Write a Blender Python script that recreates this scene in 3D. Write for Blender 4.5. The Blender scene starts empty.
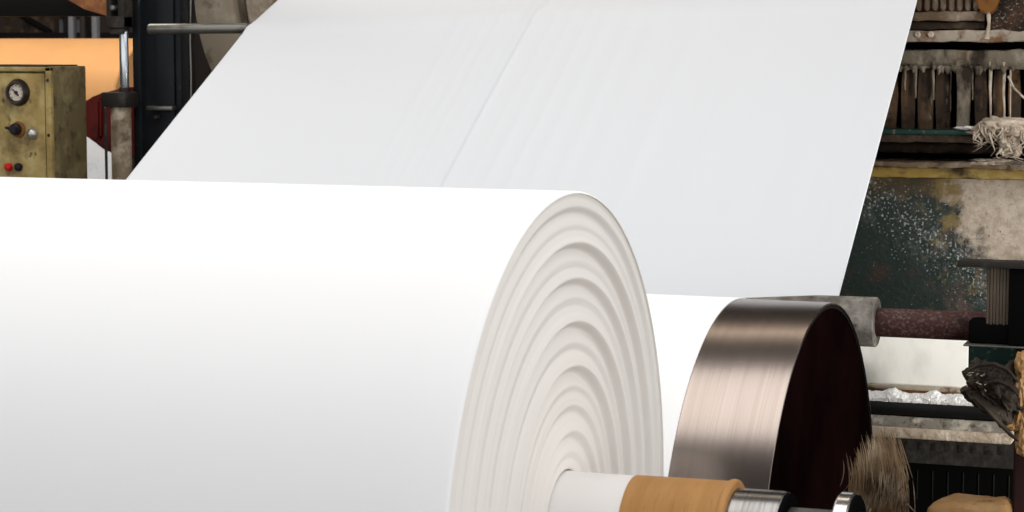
import bpy, bmesh, math, random
from mathutils import Vector, Matrix, noise
random.seed(7)
C = bpy.context.scene.collection
sc = bpy.context.scene
PI = math.pi

# ------------------------------------------------------------------ camera
H = 2.6                     # eye height above the floor
F = 2212.26                 # focal length in pixels of a 1024 wide frame
YAW, PITCH = 0.3472775, 0.0972233
cam_d = bpy.data.cameras.new('camera')
cam_d.sensor_width = 36.0
cam_d.lens = F / 1024 * 36
cam_d.clip_end = 200
cam = bpy.data.objects.new('camera', cam_d)
C.objects.link(cam)
cam.location = (0, 0, H)
cam.rotation_euler = (PI / 2 - PITCH, 0, YAW)
cam_d.dof.use_dof = True
cam_d.dof.focus_distance = 7.0
cam_d.dof.aperture_fstop = 9.0
sc.camera = cam
cy, sy, cp, sp = math.cos(YAW), math.sin(YAW), math.cos(PITCH), math.sin(PITCH)
FW = Vector((-sy * cp, cy * cp, -sp)); RT = Vector((cy, sy, 0)); UP = RT.cross(FW)


def ray(px, py):
    return FW + RT * ((px - 512) / F) - UP * ((py - 256) / F)


def at(px, py, Y):
    """world point seen at a photo position, at distance Y down the hall"""
    d = ray(px, py)
    return Vector((0, 0, H)) + d * (Y / d.y)


def on_x(px, py, X):
    d = ray(px, py)
    return Vector((0, 0, H)) + d * (X / d.x)


# ------------------------------------------------------------------ objects
def tag(o, label=None, cat=None, group=None, kind=None):
    if label: o['label'] = label
    if cat: o['category'] = cat
    if group: o['group'] = group
    if kind: o['kind'] = kind
    return o


def thing(name, label, cat, loc, group=None):
    o = bpy.data.objects.new(name, None)
    C.objects.link(o)
    o.empty_display_size = .1
    o.location = loc
    return tag(o, label, cat, group)


def obj(name, bm, mat, parent=None, org=None, ang=35, label=None):
    """link a bmesh built in world coordinates as one mesh object"""
    bmesh.ops.recalc_face_normals(bm, faces=bm.faces)
    if parent is not None:
        chain = parent; off = Vector((0, 0, 0))
        while chain is not None:
            off += chain.location; chain = chain.parent
    else:
        off = Vector(org) if org is not None else Vector((0, 0, 0))
    bmesh.ops.translate(bm, verts=bm.verts, vec=-off)
    me = bpy.data.meshes.new(name)
    bm.to_mesh(me); bm.free()
    me.materials.append(mat)
    me.shade_smooth()
    me.set_sharp_from_angle(angle=math.radians(ang))
    o = bpy.data.objects.new(name, me)
    C.objects.link(o)
    if parent is not None:
        o.parent = parent
    else:
        o.location = off
    if label: o['label'] = label
    return o


def centre(o):
    return o


def BM():
    return bmesh.new()


def box(bm, x0, x1, y0, y1, z0, z1, bev=0.0, seg=2, rot=None):
    g = bmesh.ops.create_cube(bm, size=1)
    vs = g['verts']
    c = Vector(((x0 + x1) / 2, (y0 + y1) / 2, (z0 + z1) / 2))
    for v in vs:
        v.co = Vector((v.co.x * (x1 - x0), v.co.y * (y1 - y0), v.co.z * (z1 - z0)))
        if rot is not None: v.co = rot @ v.co
        v.co += c
    if bev > 0:
        es = list({e for v in vs for e in v.link_edges})
        bmesh.ops.bevel(bm, geom=es, offset=bev, segments=seg, affect='EDGES', profile=.5)
    return bm


def pbox(bm, px0, py0, px1, py1, Y, depth, bev=.004):
    """box whose front face fills a photo rectangle at distance Y"""
    a = at(px0, (py0 + py1) / 2, Y); b = at(px1, (py0 + py1) / 2, Y)
    m = (px0 + px1) / 2
    t = at(m, py0, Y); u = at(m, py1, Y)
    return box(bm, a.x, b.x, Y, Y + depth, u.z, t.z, bev)


def frame_of(d):
    d = d.normalized()
    a = Vector((0, 0, 1)) if abs(d.z) < .9 else Vector((1, 0, 0))
    u = d.cross(a).normalized()
    return u, d.cross(u).normalized()


def lathe(bm, org, axis, prof, seg=64, a0=0.0, a1=2 * PI, close=True, wob=None):
    """prof: list of (distance along axis, radius)"""
    org = Vector(org); axis = Vector(axis).normalized()
    u, v = frame_of(axis)
    full = abs(a1 - a0 - 2 * PI) < 1e-6
    n = seg if full else seg + 1
    rings = []
    for s, r in prof:
        if r < 1e-6:
            rings.append([bm.verts.new(org + axis * s)]); continue
        ring = []
        for i in range(n):
            a = a0 + (a1 - a0) * i / seg
            rr = r if wob is None else r + wob(s, a, r)
            ring.append(bm.verts.new(org + axis * s + (u * math.cos(a) + v * math.sin(a)) * rr))
        rings.append(ring)
    for A, B in zip(rings, rings[1:]):
        m = n if full else n - 1
        for i in range(m):
            j = (i + 1) % n
            if len(A) == 1 and len(B) == 1: continue
            if len(A) == 1: bm.faces.new((A[0], B[i], B[j]))
            elif len(B) == 1: bm.faces.new((A[i], A[j], B[0]))
            else: bm.faces.new((A[i], A[j], B[j], B[i]))
    return bm


def rod(bm, a, b, r, seg=32, bev=None):
    a = Vector(a); b = Vector(b); L = (b - a).length
    c = bev if bev is not None else min(.15 * r, .006)
    return lathe(bm, a, b - a, [(0, 0), (0, r - c), (c * .4, r - c * .3), (c, r), (L - c, r), (L - c * .4, r - c * .3), (L, r - c), (L, 0)], seg)


def tube(bm, pts, rad, seg=8):
    pts = [Vector(p) for p in pts]
    rings = []
    n = len(pts)
    prev = None
    for i, p in enumerate(pts):
        d = pts[min(i + 1, n - 1)] - pts[max(i - 1, 0)]
        if d.length < 1e-9: d = Vector((0, 0, 1))
        d.normalize()
        if prev is None: u, _ = frame_of(d)
        else:
            u = prev - d * prev.dot(d)
            if u.length < 1e-6: u, _ = frame_of(d)
            u.normalize()
        prev = u
        v = d.cross(u)
        r = rad(i / (n - 1)) if callable(rad) else rad
        rings.append([bm.verts.new(p + (u * math.cos(2 * PI * k / seg) + v * math.sin(2 * PI * k / seg)) * r) for k in range(seg)])
    for A, B in zip(rings, rings[1:]):
        for k in range(seg):
            bm.faces.new((A[k], A[(k + 1) % seg], B[(k + 1) % seg], B[k]))
    bm.faces.new(rings[0]); bm.faces.new(rings[-1])
    return bm


def fbm(p, sc_=1.0, oct=4):
    return noise.fractal(Vector(p) * sc_, 1.0, 2.0, oct)


def blob(bm, c, rx, ry, rz, amp=.25, freq=3.0, sub=4, seed=0.0, flat=None):
    g = bmesh.ops.create_icosphere(bm, subdivisions=sub, radius=1)
    c = Vector(c)
    for v in g['verts']:
        d = v.co.copy()
        k = 1 + amp * fbm(d * freq + Vector((seed, seed * 1.7, -seed)), 1, 4)
        v.co = Vector((d.x * rx * k, d.y * ry * k, d.z * rz * k))
        if flat is not None and v.co.z < flat: v.co.z = flat
        v.co += c
    return bm


def prism(bm, pts, Y, depth, bev=0.0):
    """extrude a polygon of world (x, z) points along Y"""
    f = [bm.verts.new((x, Y, z)) for x, z in pts]
    b = [bm.verts.new((x, Y + depth, z)) for x, z in pts]
    n = len(pts)
    fs = [bm.faces.new(f), bm.faces.new(list(reversed(b)))]
    for i in range(n):
        fs.append(bm.faces.new((f[i], b[i], b[(i + 1) % n], f[(i + 1) % n])))
    if bev:
        es = list({e for fa in fs for e in fa.edges})
        bmesh.ops.bevel(bm, geom=es, offset=bev, segments=2, affect='EDGES')
    return bm


def pprism(bm, pix, Y, depth, bev=0.0):
    return prism(bm, [(at(x, y, Y).x, at(x, y, Y).z) for x, y in pix], Y, depth, bev)


# ------------------------------------------------------------------ materials
def srgb(r, g, b):
    f = lambda c: (c / 255) / 12.92 if c / 255 <= .04045 else ((c / 255 + .055) / 1.055) ** 2.4
    return (f(r), f(g), f(b), 1)


def lin(r, g, b):
    return (r, g, b, 1)


def mat(name, base, rough=.6, metal=0.0, layers=(), bump=0.0, bscale=40, spec=.14, aniso=None, stretch=(1, 1, 1)):
    """layers: (colour, noise scale, threshold lo, hi, stretch) laid over the base"""
    m = bpy.data.materials.new(name)
    m.use_nodes = True
    nt = m.node_tree; N = nt.nodes; L = nt.links
    bs = N['Principled BSDF']
    bs.inputs['Roughness'].default_value = rough
    bs.inputs['Metallic'].default_value = metal
    bs.inputs['Specular IOR Level'].default_value = spec
    tc = N.new('ShaderNodeTexCoord')
    col = None
    rgb = N.new('ShaderNodeRGB'); rgb.outputs[0].default_value = base
    col = rgb.outputs[0]
    for i, ly in enumerate(layers):
        c, s, lo, hi = ly[:4]
        st = ly[4] if len(ly) > 4 else (1, 1, 1)
        mp = N.new('ShaderNodeMapping'); mp.inputs['Scale'].default_value = st
        mp.inputs['Location'].default_value = (i * 3.1, i * 1.7, i * 2.3)
        L.new(tc.outputs['Object'], mp.inputs['Vector'])
        nz = N.new('ShaderNodeTexNoise'); nz.inputs['Scale'].default_value = s
        nz.inputs['Detail'].default_value = 6; nz.inputs['Roughness'].default_value = .62
        L.new(mp.outputs[0], nz.inputs['Vector'])
        mr = N.new('ShaderNodeMapRange')
        mr.inputs['From Min'].default_value = lo; mr.inputs['From Max'].default_value = hi
        L.new(nz.outputs['Fac'], mr.inputs['Value'])
        mx = N.new('ShaderNodeMix'); mx.data_type = 'RGBA'
        L.new(mr.outputs[0], mx.inputs['Factor'])
        L.new(col, mx.inputs['A']); mx.inputs['B'].default_value = c
        col = mx.outputs['Result']
    L.new(col, bs.inputs['Base Color'])
    if bump:
        mp = N.new('ShaderNodeMapping'); mp.inputs['Scale'].default_value = stretch
        L.new(tc.outputs['Object'], mp.inputs['Vector'])
        nz = N.new('ShaderNodeTexNoise'); nz.inputs['Scale'].default_value = bscale
        nz.inputs['Detail'].default_value = 5
        L.new(mp.outputs[0], nz.inputs['Vector'])
        bp = N.new('ShaderNodeBump'); bp.inputs['Strength'].default_value = bump
        bp.inputs['Distance'].default_value = .01
        L.new(nz.outputs['Fac'], bp.inputs['Height'])
        L.new(bp.outputs[0], bs.inputs['Normal'])
    if aniso is not None:
        bs.inputs['Anisotropic'].default_value = aniso
    return m


M = {}
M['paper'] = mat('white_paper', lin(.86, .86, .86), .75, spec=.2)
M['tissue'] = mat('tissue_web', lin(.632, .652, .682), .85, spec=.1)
M['ends'] = mat('cut_paper_edges', lin(.82, .785, .735), .8, spec=.15)
M['wrap'] = mat('white_wrap', lin(.78, .76, .74), .6, spec=.3)
M['kraft'] = mat('kraft_core', lin(.38, .19, .062), .55, layers=[(lin(.43, .225, .08), 12, .4, .65, (4, .4, .4)), (lin(.27, .125, .04), 30, .58, .75, (3, .3, .3))])
M['kraft_roll'] = mat('kraft_roll_paper', lin(.80, .42, .17), .7, layers=[(lin(.72, .38, .16), 2.5, .4, .65)])
M['steel'] = mat('polished_steel', lin(0.204, 0.195, 0.189), .24, 1.0, layers=[(lin(0.144, 0.138, 0.132), 18, .45, .65, (6, .2, .2))])
M['drum'] = mat('brushed_drum_steel', lin(.265, .222, .20), .25, 1.0,
                layers=[(lin(.235, .195, .172), 5, .40, .70, (10, .12, .12)), (lin(.28, .24, .215), 26, .5, .72, (8, .06, .06))])
M['drum_end'] = mat('dark_drum_end', lin(0.00385, 0.00165, 0.00165), .9, spec=.0, layers=[(lin(0.0099, 0.0033, 0.0033), 2.5, .4, .6)])
M['drum_rim'] = mat('dark_rim', lin(0.0072, 0.006, 0.0054), .4)
M['blackm'] = mat('black_iron', lin(0.0054, 0.0054, 0.00585), .55, layers=[(lin(0.0203, 0.018, 0.0158), 8, .55, .75)], bump=.15, bscale=30)
M['column'] = mat('blue_black_paint', lin(0.0077, 0.0099, 0.0121), .5, layers=[(lin(0.0165, 0.0198, 0.0198), 3.5, .5, .75), (lin(0.055, 0.066, 0.0578), 16, .66, .74, (1, 1, .6)), (lin(0.0275, 0.0165, 0.0099), 9, .64, .78)])
M['guide'] = mat('dusty_grey_roll', lin(0.102, 0.0926, 0.0797), .75, layers=[(lin(0.255, 0.235, 0.21), 14, .42, .66, (1, 1, 1)), (lin(0.0319, 0.0255, 0.0224), 30, .56, .75)], bump=.3, bscale=60)
M['redshaft'] = mat('red_brown_shaft', lin(0.0542, 0.0224, 0.0204), .6, layers=[(lin(0.14, 0.109, 0.0892), 85, .5, .72), (lin(0.0191, 0.00893, 0.00765), 14, .55, .7)], bump=.3, bscale=120)
M['rod_grey'] = mat('dull_steel_rod', lin(.17, .165, .15), .38, .75, layers=[(lin(.07, .065, .05), 8, .5, .72)])
M['rod_blue'] = mat('bright_steel_rod', lin(.50, .54, .58), .25, .9)
M['rust_cyl'] = mat('rusty_barrel', lin(.20, .155, .105), .65, layers=[(lin(.42, .36, .28), 14, .48, .66), (lin(.06, .042, .028), 11, .55, .68)], bump=.2)
M['cast'] = mat('dark_cast_iron', lin(0.021, 0.018, 0.0156), .6, layers=[(lin(0.06, 0.051, 0.042), 12, .5, .72)], bump=.2)
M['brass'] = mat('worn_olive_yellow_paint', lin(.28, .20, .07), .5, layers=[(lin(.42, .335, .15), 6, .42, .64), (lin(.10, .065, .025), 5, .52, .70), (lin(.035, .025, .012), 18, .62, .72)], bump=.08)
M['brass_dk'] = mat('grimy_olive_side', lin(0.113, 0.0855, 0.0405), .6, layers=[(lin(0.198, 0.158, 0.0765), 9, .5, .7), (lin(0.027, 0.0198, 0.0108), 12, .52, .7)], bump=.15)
M['grime_top'] = mat('grimy_black_top', lin(.02, .018, .016), .7)
M['dial'] = mat('dial_face', lin(.55, .48, .40), .5)
M['bezel'] = mat('dial_bezel', lin(.045, .035, .03), .3, .7)
M['blackpl'] = mat('black_plastic', lin(.014, .013, .016), .35)
M['silver'] = mat('silver_knob', lin(.45, .43, .40), .35, .8)
M['bright_steel'] = mat('bright_collar_steel', lin(.58, .56, .54), .18, .95)
M['redpl'] = mat('red_button', lin(.50, .014, .014), .3)
M['red'] = mat('dull_red_paint', lin(0.11, 0.0099, 0.0066), .5, layers=[(lin(0.0385, 0.0055, 0.0044), 6, .5, .7)])
M['white_bg'] = mat('white_paper_pile', lin(.80, .81, .83), .8, layers=[(lin(.55, .56, .6), 7, .55, .75)], bump=.4, bscale=12)
M['rust_beam'] = mat('rusty_beam', lin(.16, .065, .026), .7, layers=[(lin(.30, .13, .055), 6, .5, .7), (lin(.04, .02, .01), 8, .55, .7)])
M['dark_beam'] = mat('soot_black_beam', lin(0.005, 0.004, 0.004), .8)
M['brown_dk'] = mat('dark_brown_grime', lin(0.0413, 0.0285, 0.0195), .75, layers=[(lin(0.12, 0.0863, 0.0562), 10, .5, .7), (lin(0.0105, 0.0075, 0.006), 9, .52, .7)], bump=.4)
M['brown_lt'] = mat('light_brown_grime', lin(0.119, 0.0805, 0.0504), .75, layers=[(lin(0.266, 0.217, 0.164), 9, .5, .68), (lin(0.035, 0.021, 0.0126), 14, .54, .68)], bump=.5)
M['plate_wh'] = mat('whitish_rust_plate', lin(0.3, 0.255, 0.203), .8, layers=[(lin(0.143, 0.075, 0.0375), 11, .5, .64), (lin(0.0525, 0.0375, 0.0263), 22, .58, .7)], bump=.5)
M['grille_grey'] = mat('pulp_grey_metal', lin(.135, .112, .082), .75, layers=[(lin(.25, .22, .175), 12, .48, .66, (1, 1, .5)), (lin(.022, .015, .011), 9, .52, .66, (1, 1, .5)), (lin(.11, .05, .018), 16, .60, .70, (1, 1, .4))], bump=.5)
M['slat'] = mat('brown_slat', lin(.040, .026, .017), .75, layers=[(lin(.13, .075, .035), 9, .50, .70, (1, 1, .3)), (lin(.009, .006, .005), 9, .52, .68), (lin(.20, .16, .12), 26, .60, .72, (1, 1, .25))], bump=.4)
M['pulp'] = mat('dried_pulp', lin(.36, .295, .225), .9, layers=[(lin(.52, .445, .36), 16, .45, .65), (lin(.16, .10, .055), 12, .54, .70)], bump=.8, bscale=50)
M['pulp_wh'] = mat('white_pulp', lin(.82, .81, .79), .9, layers=[(lin(.45, .44, .42), 60, .60, .70)], bump=.8, bscale=90)
M['green'] = mat('green_ledge_paint', lin(0.0108, 0.033, 0.027), .5, layers=[(lin(0.15, 0.156, 0.138), 40, .58, .68)])
M['yellow'] = mat('yellowed_beam', lin(.26, .175, .045), .7, layers=[(lin(.36, .28, .12), 13, .5, .68, (.5, 1, 1)), (lin(.04, .026, .012), 12, .46, .64, (.6, 1, 1))], bump=.4)
M['white_plate'] = mat('cream_plate', lin(.84, .83, .78), .7, layers=[(lin(.72, .71, .66), 9, .5, .7, (1, 1, .5)), (lin(.36, .36, .35), 7, .66, .8)])
M['rim'] = mat('crusted_rim', lin(.34, .29, .22), .8, layers=[(lin(.10, .065, .035), 18, .5, .66)], bump=.5)
M['pipe'] = mat('black_pipe', lin(0.0064, 0.006, 0.006), .45, layers=[(lin(0.024, 0.0232, 0.022), 25, .6, .75)])
M['bar'] = mat('floury_bar', lin(0.178, 0.162, 0.136), .8, layers=[(lin(0.391, 0.357, 0.297), 15, .5, .62), (lin(0.051, 0.0425, 0.034), 26, .56, .66)], bump=.5)
M['bar_dk'] = mat('floury_dark_bar', lin(0.022, 0.0198, 0.0176), .8, layers=[(lin(0.044, 0.0405, 0.0352), 22, .48, .66)], bump=.5)
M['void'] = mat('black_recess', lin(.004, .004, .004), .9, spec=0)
M['tan'] = mat('tan_wood', lin(0.298, 0.167, 0.0682), .7, layers=[(lin(0.372, 0.236, 0.118), 12, .5, .7), (lin(0.124, 0.062, 0.0248), 16, .58, .72)], bump=.5)
M['sack'] = mat('grimy_brown_sack', lin(0.0248, 0.0176, 0.0121), .55, layers=[(lin(0.0715, 0.055, 0.0385), 7, .5, .68), (lin(0.0066, 0.00495, 0.0044), 8, .52, .66)], bump=.6, bscale=35)
M['straw'] = mat('straw_fibre', lin(.20, .13, .07), .65, layers=[(lin(.38, .30, .21), 9, .48, .66), (lin(.05, .028, .015), 8, .50, .66)])
M['redpost'] = mat('dark_red_post', lin(.028, .011, .010), .6, layers=[(lin(.06, .03, .024), 9, .55, .7)])
M['ribbrown'] = mat('brown_ribbed', lin(.075, .058, .043), .7, layers=[(lin(.12, .095, .07), 5, .45, .65, (6, 1, .4))])
M['rustorange'] = mat('rust_orange', lin(0.161, 0.0665, 0.0154), .65, layers=[(lin(0.07, 0.028, 0.0084), 9, .5, .68), (lin(0.35, 0.294, 0.21), 20, .66, .75)])
M['speckle'] = mat('speckled_dark', lin(.016, .011, .008), .8, layers=[(lin(.07, .035, .02), 7, .5, .7), (lin(.30, .27, .23), 95, .57, .68)], bump=.5)
M['wheel'] = mat('dusty_wheel', lin(.27, .225, .17), .75, layers=[(lin(.40, .35, .28), 6, .5, .7), (lin(.11, .08, .055), 8, .56, .72)], bump=.15)
M['concrete'] = mat('concrete_floor', lin(.16, .15, .14), .8, layers=[(lin(.09, .085, .08), 1.4, .45, .65)], bump=.2)
M['wall'] = mat('sooty_wall', lin(.05, .04, .036), .85, layers=[(lin(.085, .06, .05), 1.2, .45, .65)])
M['ceil'] = mat('sooty_ceiling', lin(.035, .03, .028), .9)
M['glass'] = mat('dusty_glass', lin(.20, .205, .215), .25)
M['frame'] = mat('window_frame', lin(.03, .027, .026), .6)


def green_panel():
    """dark green paint; white splashes in the middle, pulp crust towards +X, yellow near the crust"""
    m = bpy.data.materials.new('splashed_green_panel'); m.use_nodes = True
    nt = m.node_tree; N = nt.nodes; L = nt.links
    bs = N['Principled BSDF']; bs.inputs['Roughness'].default_value = .6
    tc = N.new('ShaderNodeTexCoord')
    sep = N.new('ShaderNodeSeparateXYZ'); L.new(tc.outputs['Object'], sep.inputs[0])

    def math_(op, a, b=None, c=None):
        n = N.new('ShaderNodeMath'); n.operation = op
        for i, x in enumerate((a, b, c)):
            if x is None: continue
            if isinstance(x, (int, float)): n.inputs[i].default_value = x
            else: L.new(x, n.inputs[i])
        return n.outputs[0]

    def nz(s, det=6, r=.6, off=0):
        mp = N.new('ShaderNodeMapping'); mp.inputs['Location'].default_value = (off, off * 2, off * 3)
        L.new(tc.outputs['Object'], mp.inputs[0])
        n = N.new('ShaderNodeTexNoise'); n.inputs['Scale'].default_value = s; n.inputs['Detail'].default_value = det
        n.inputs['Roughness'].default_value = r
        L.new(mp.outputs[0], n.inputs['Vector']); return n.outputs['Fac']

    def ramp(v, lo, hi):
        n = N.new('ShaderNodeMapRange'); n.inputs['From Min'].default_value = lo; n.inputs['From Max'].default_value = hi
        L.new(v, n.inputs['Value']); return n.outputs[0]

    def mix(f, a, b):
        n = N.new('ShaderNodeMix'); n.data_type = 'RGBA'; L.new(f, n.inputs['Factor'])
        for s, x in (('A', a), ('B', b)):
            if isinstance(x, tuple): n.inputs[s].default_value = x
            else: L.new(x, n.inputs[s])
        return n.outputs['Result']
    X, Z = sep.outputs['X'], sep.outputs['Z']          # origin: left end, bottom; X 0..0.75, Z 0..0.56
    col = mix(ramp(nz(3), .4, .65), lin(.005, .016, .012), lin(.010, .021, .016))
    col = mix(ramp(nz(9, 6, .6, 4), .56, .70), col, lin(.03, .018, .014))
    # brown dirt along the top
    top = math_('ADD', ramp(Z, .38, .54), math_('MULTIPLY', math_('SUBTRACT', nz(8, 6, .6, 2), .5), 1.6))
    col = mix(ramp(top, .45, 1.0), col, lin(.07, .046, .02))
    # brown-pink stains low on the right
    st = math_('MULTIPLY', ramp(X, .32, .5), ramp(nz(11, 5, .6, 9), .48, .62))
    col = mix(math_('MULTIPLY', st, .8), col, lin(.085, .052, .042))
    # white specks: a diagonal drift from top-left to mid-right
    dz = math_('SUBTRACT', Z, math_('ADD', .46, math_('MULTIPLY', math_('SUBTRACT', X, .18), -.75)))
    band = math_('SUBTRACT', 1.0, math_('MULTIPLY', math_('ABSOLUTE', dz), 5.0))
    sm = math_('MULTIPLY', ramp(band, .1, 1.0), ramp(nz(16, 8, .75, 15), .50, .74))
    col = mix(math_('MULTIPLY', sm, .55), col, lin(.34, .345, .33))
    sp = math_('ADD', math_('MULTIPLY', ramp(band, -.2, 1.0), .13), nz(95, 2, .5, 5))
    col = mix(math_('MULTIPLY', ramp(sp, .68, .78), .8), col, lin(.42, .43, .41))
    # yellow stains
    yl = math_('MULTIPLY', ramp(X, .30, .42), ramp(math_('ADD', nz(13, 5, .6, 7), math_('MULTIPLY', Z, .25)), .60, .72))
    col = mix(math_('MULTIPLY', yl, .6), col, lin(.26, .185, .055))
    # crust, towards +X and above mid height
    cr = math_('ADD', math_('ADD', math_('MULTIPLY', math_('SUBTRACT', X, .535), 4.6), math_('MULTIPLY', math_('SUBTRACT', Z, .24), 1.6)),
               math_('MULTIPLY', math_('SUBTRACT', nz(9, 8, .7, 11), .5), 2.2))
    crc = mix(ramp(nz(26, 6, .7, 3), .42, .62), lin(.47, .40, .32), lin(.33, .26, .19))
    crc = mix(ramp(nz(60, 4, .7, 13), .60, .70), crc, lin(.13, .095, .06))
    low = ramp(math_('ADD', Z, math_('MULTIPLY', math_('SUBTRACT', nz(14, 5, .6, 21), .5), .12)), .18, .24)
    col = mix(math_('MULTIPLY', ramp(cr, .0, .35), low), col, crc)
    L.new(col, bs.inputs['Base Color'])
    bp = N.new('ShaderNodeBump'); bp.inputs['Strength'].default_value = .5; bp.inputs['Distance'].default_value = .01
    L.new(nz(45, 6, .7, 1), bp.inputs['Height']); L.new(bp.outputs[0], bs.inputs['Normal'])
    return m


# ------------------------------------------------------------------ the hall
def struct(name, bm, m, org=None):
    return tag(obj(name, bm, m, org=org), kind='structure')


bm = BM(); box(bm, -17, 9, -6, 20, -.2, 0); struct('floor', bm, M['concrete'])
bm = BM(); box(bm, -17, 9, 20, 20.3, 0, 9); struct('wall_back', bm, M['wall'])
bm = BM(); box(bm, -17.3, -17, -6, 20.3, 0, 9); struct('wall_left', bm, M['wall'])
bm = BM(); box(bm, -17, 9, -6, 20.3, 9, 9.2); struct('ceiling', bm, M['ceil'])
for i, (a, b) in enumerate(((54.5, 66), (70, 83))):
    w = bpy.data.objects.new('window_%d' % (i + 1), None); C.objects.link(w); w['kind'] = 'structure'
    A = at(a, 37, 19.9); B = at(b, 16, 19.9)
    w.location = (A.x, 19.9, A.z)
    bm = BM(); box(bm, A.x, B.x, 19.93, 19.98, A.z, B.z, 0); obj('pane', bm, M['glass'], w)
    bm = BM()
    for x in (A.x, B.x): box(bm, x - .03, x + .03, 19.88, 20.0, A.z - .03, B.z + .03, .005)
    for z in (A.z, B.z): box(bm, A.x, B.x, 19.88, 20.0, z - .03, z + .03, .005)
    obj('frame', bm, M['frame'], w)

# ------------------------------------------------------------------ big paper roll
RX0, RX1, RY, RZ, RR = -4.46, -1.5015, 4.5223, H - 1.07496, .75
roll = thing('paper_roll', 'huge white parent roll of paper in front, its wound end facing right', 'paper roll', (RX1 - 1.5, RY, RZ - RR))
bm = BM()
dark = [.957, .905, .852, .800, .748, .690, .622, .560, .492, .435, .378, .300, .240]
dep = [.010, .004, .020, .005, .016, .005, .020, .006, .018, .005, .009, .013, .007]
prof = [(0, .14), (0, RR - .004), (.004, RR)]
L_ = RX1 - RX0
nx = 24
for i in range(1, nx): prof.append((L_ * i / nx, RR))
prof += [(L_ - .010, RR), (L_ - .004, RR - .0015), (L_ - .001, RR - .005)]
rr = RR - .006
while rr > .1435:
    q = rr / RR
    x = 0.0
    for d0, a in zip(dark, dep):
        t = d0 - q              # > 0: inward of this ring's lip
        if -.085 < t <= 0: x += a * .5 * (1 + t / .085) ** 2
        elif 0 < t < .024:
            k = t / .024
            x += a * (.5 - (3 * k * k - 2 * k ** 3))
        elif .024 <= t < .075: x -= a * .5 * (1 - (t - .024) / .051) ** 2
    x += .00022 * math.sin(q * 210) + .00015 * math.sin(q * 337 + 1) + .0006 * noise.noise(Vector((q * 40, 3, 1)))
    prof.append((L_ - .008 + x, rr))
    rr -= .0022
prof += [(L_ - .012, .1405), (L_ - .03, .139), (L_ - .04, .134)]
lathe(bm, (RX0, RY, RZ), (1, 0, 0), prof, 200)
wp = obj('wound_paper', bm, M['paper'], roll, ang=50)
wp.data.materials.append(M['ends'])
for p in wp.data.polygons:
    c = p.center
    if c.x + (RX1 - 1.5) > RX1 - .06 and math.hypot(c.y, c.z - RR) < RR - .004: p.material_index = 1
wp['label'] = 'wound white paper with ridged rings on the cut end'


def spool(parts, sgn):
    pass


ax = (1, 0, 0); ao = (0, RY, RZ)
bm = BM(); lathe(bm, ao, ax, [(-1.53, .1), (-1.53, .1365), (-1.40, .1358), (-1.3555, .1355), (-1.3545, .1345), (-1.3545, .1)], 96)
obj('core_wrap', bm, M['wrap'], roll, label='white paper wrapped core end')
bm = BM(); lathe(bm, ao, ax, [(-1.356, .1), (-1.356, .1372), (-1.22, .1382), (-1.152, .1385), (-1.148, .1392), (-1.145, .1422), (-1.139, .1435), (-1.133, .1422), (-1.130, .138), (-1.130, .1)], 96)
obj('core_tube', bm, M['kraft'], roll, label='brown kraft core tube with rolled lip')
bm = BM(); lathe(bm, ao, ax, [(-1.14, 0), (-1.14, .120), (-1.137, .1245), (-1.03, .125), (-1.023, .1235), (-1.02, .118), (-1.02, .082), (-1.02, 0)], 96)
obj('spool_sleeve', bm, M['steel'], roll, label='polished steel sleeve')
bm = BM(); rod(bm, (-1.025, RY, RZ), (-.70, RY, RZ), .092, 64)
obj('spool_shaft', bm, M['rod_grey'], roll, label='grey steel shaft end')
bm = BM(); lathe(bm, ao, ax, [(-.908, .09), (-.908, .128), (-.904, .132), (-.880, .132), (-.876, .128), (-.876, .09)], 96)
obj('lock_collar', bm, M['bright_steel'], roll, label='bright steel collar ring')
bm = BM(); lathe(bm, ao, ax, [(-.880, .09), (-.880, .1285), (-.871, .1275), (-.868, .122), (-.868, .09)], 96)  # black disc added to paint the collar's end face as shaded
obj('end_shade_disc', bm, M['void'], roll, label='black disc standing in for shade on the collar end')
bm = BM(); lathe(bm, ao, ax, [(-1.024, .09), (-1.024, .1215), (-1.014, .120), (-1.012, .115), (-1.012, .09)], 96)  # same painted shade for the end face of the sleeve
obj('end_shade_disc', bm, M['void'], roll, label='black disc standing in for shade on the sleeve end')
bm = BM(); rod(bm, (RX0 - .7, RY, RZ), (RX0 + .05, RY, RZ), .125, 64); obj('spool_shaft', bm, M['steel'], roll)

# stands that carry both ends of the spool (below the frame)
for X, w in ((-.77, 'right'), (RX0 - .55, 'left')):
    st = thing('reel_stand', 'black iron reel stand under the %s end of the big roll' % w, 'stand', (X, RY, 0))
    top = RZ - (.092 if w == 'right' else .125)
    bm = BM(); box(bm, X - .05, X + .05, RY - .22, RY + .22, top - .12, top, .006); obj('rail', bm, M['cast'], st)
    bm = BM(); box(bm, X - .08, X + .08, RY - .16, RY + .16, .05, top - .12, .008); obj('post', bm, M['blackm'], st)
    bm = BM(); box(bm, X - .16, X + .16, RY - .4, RY + .4, 0, .05, .006); obj('base_plate', bm, M['cast'], st)

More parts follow.
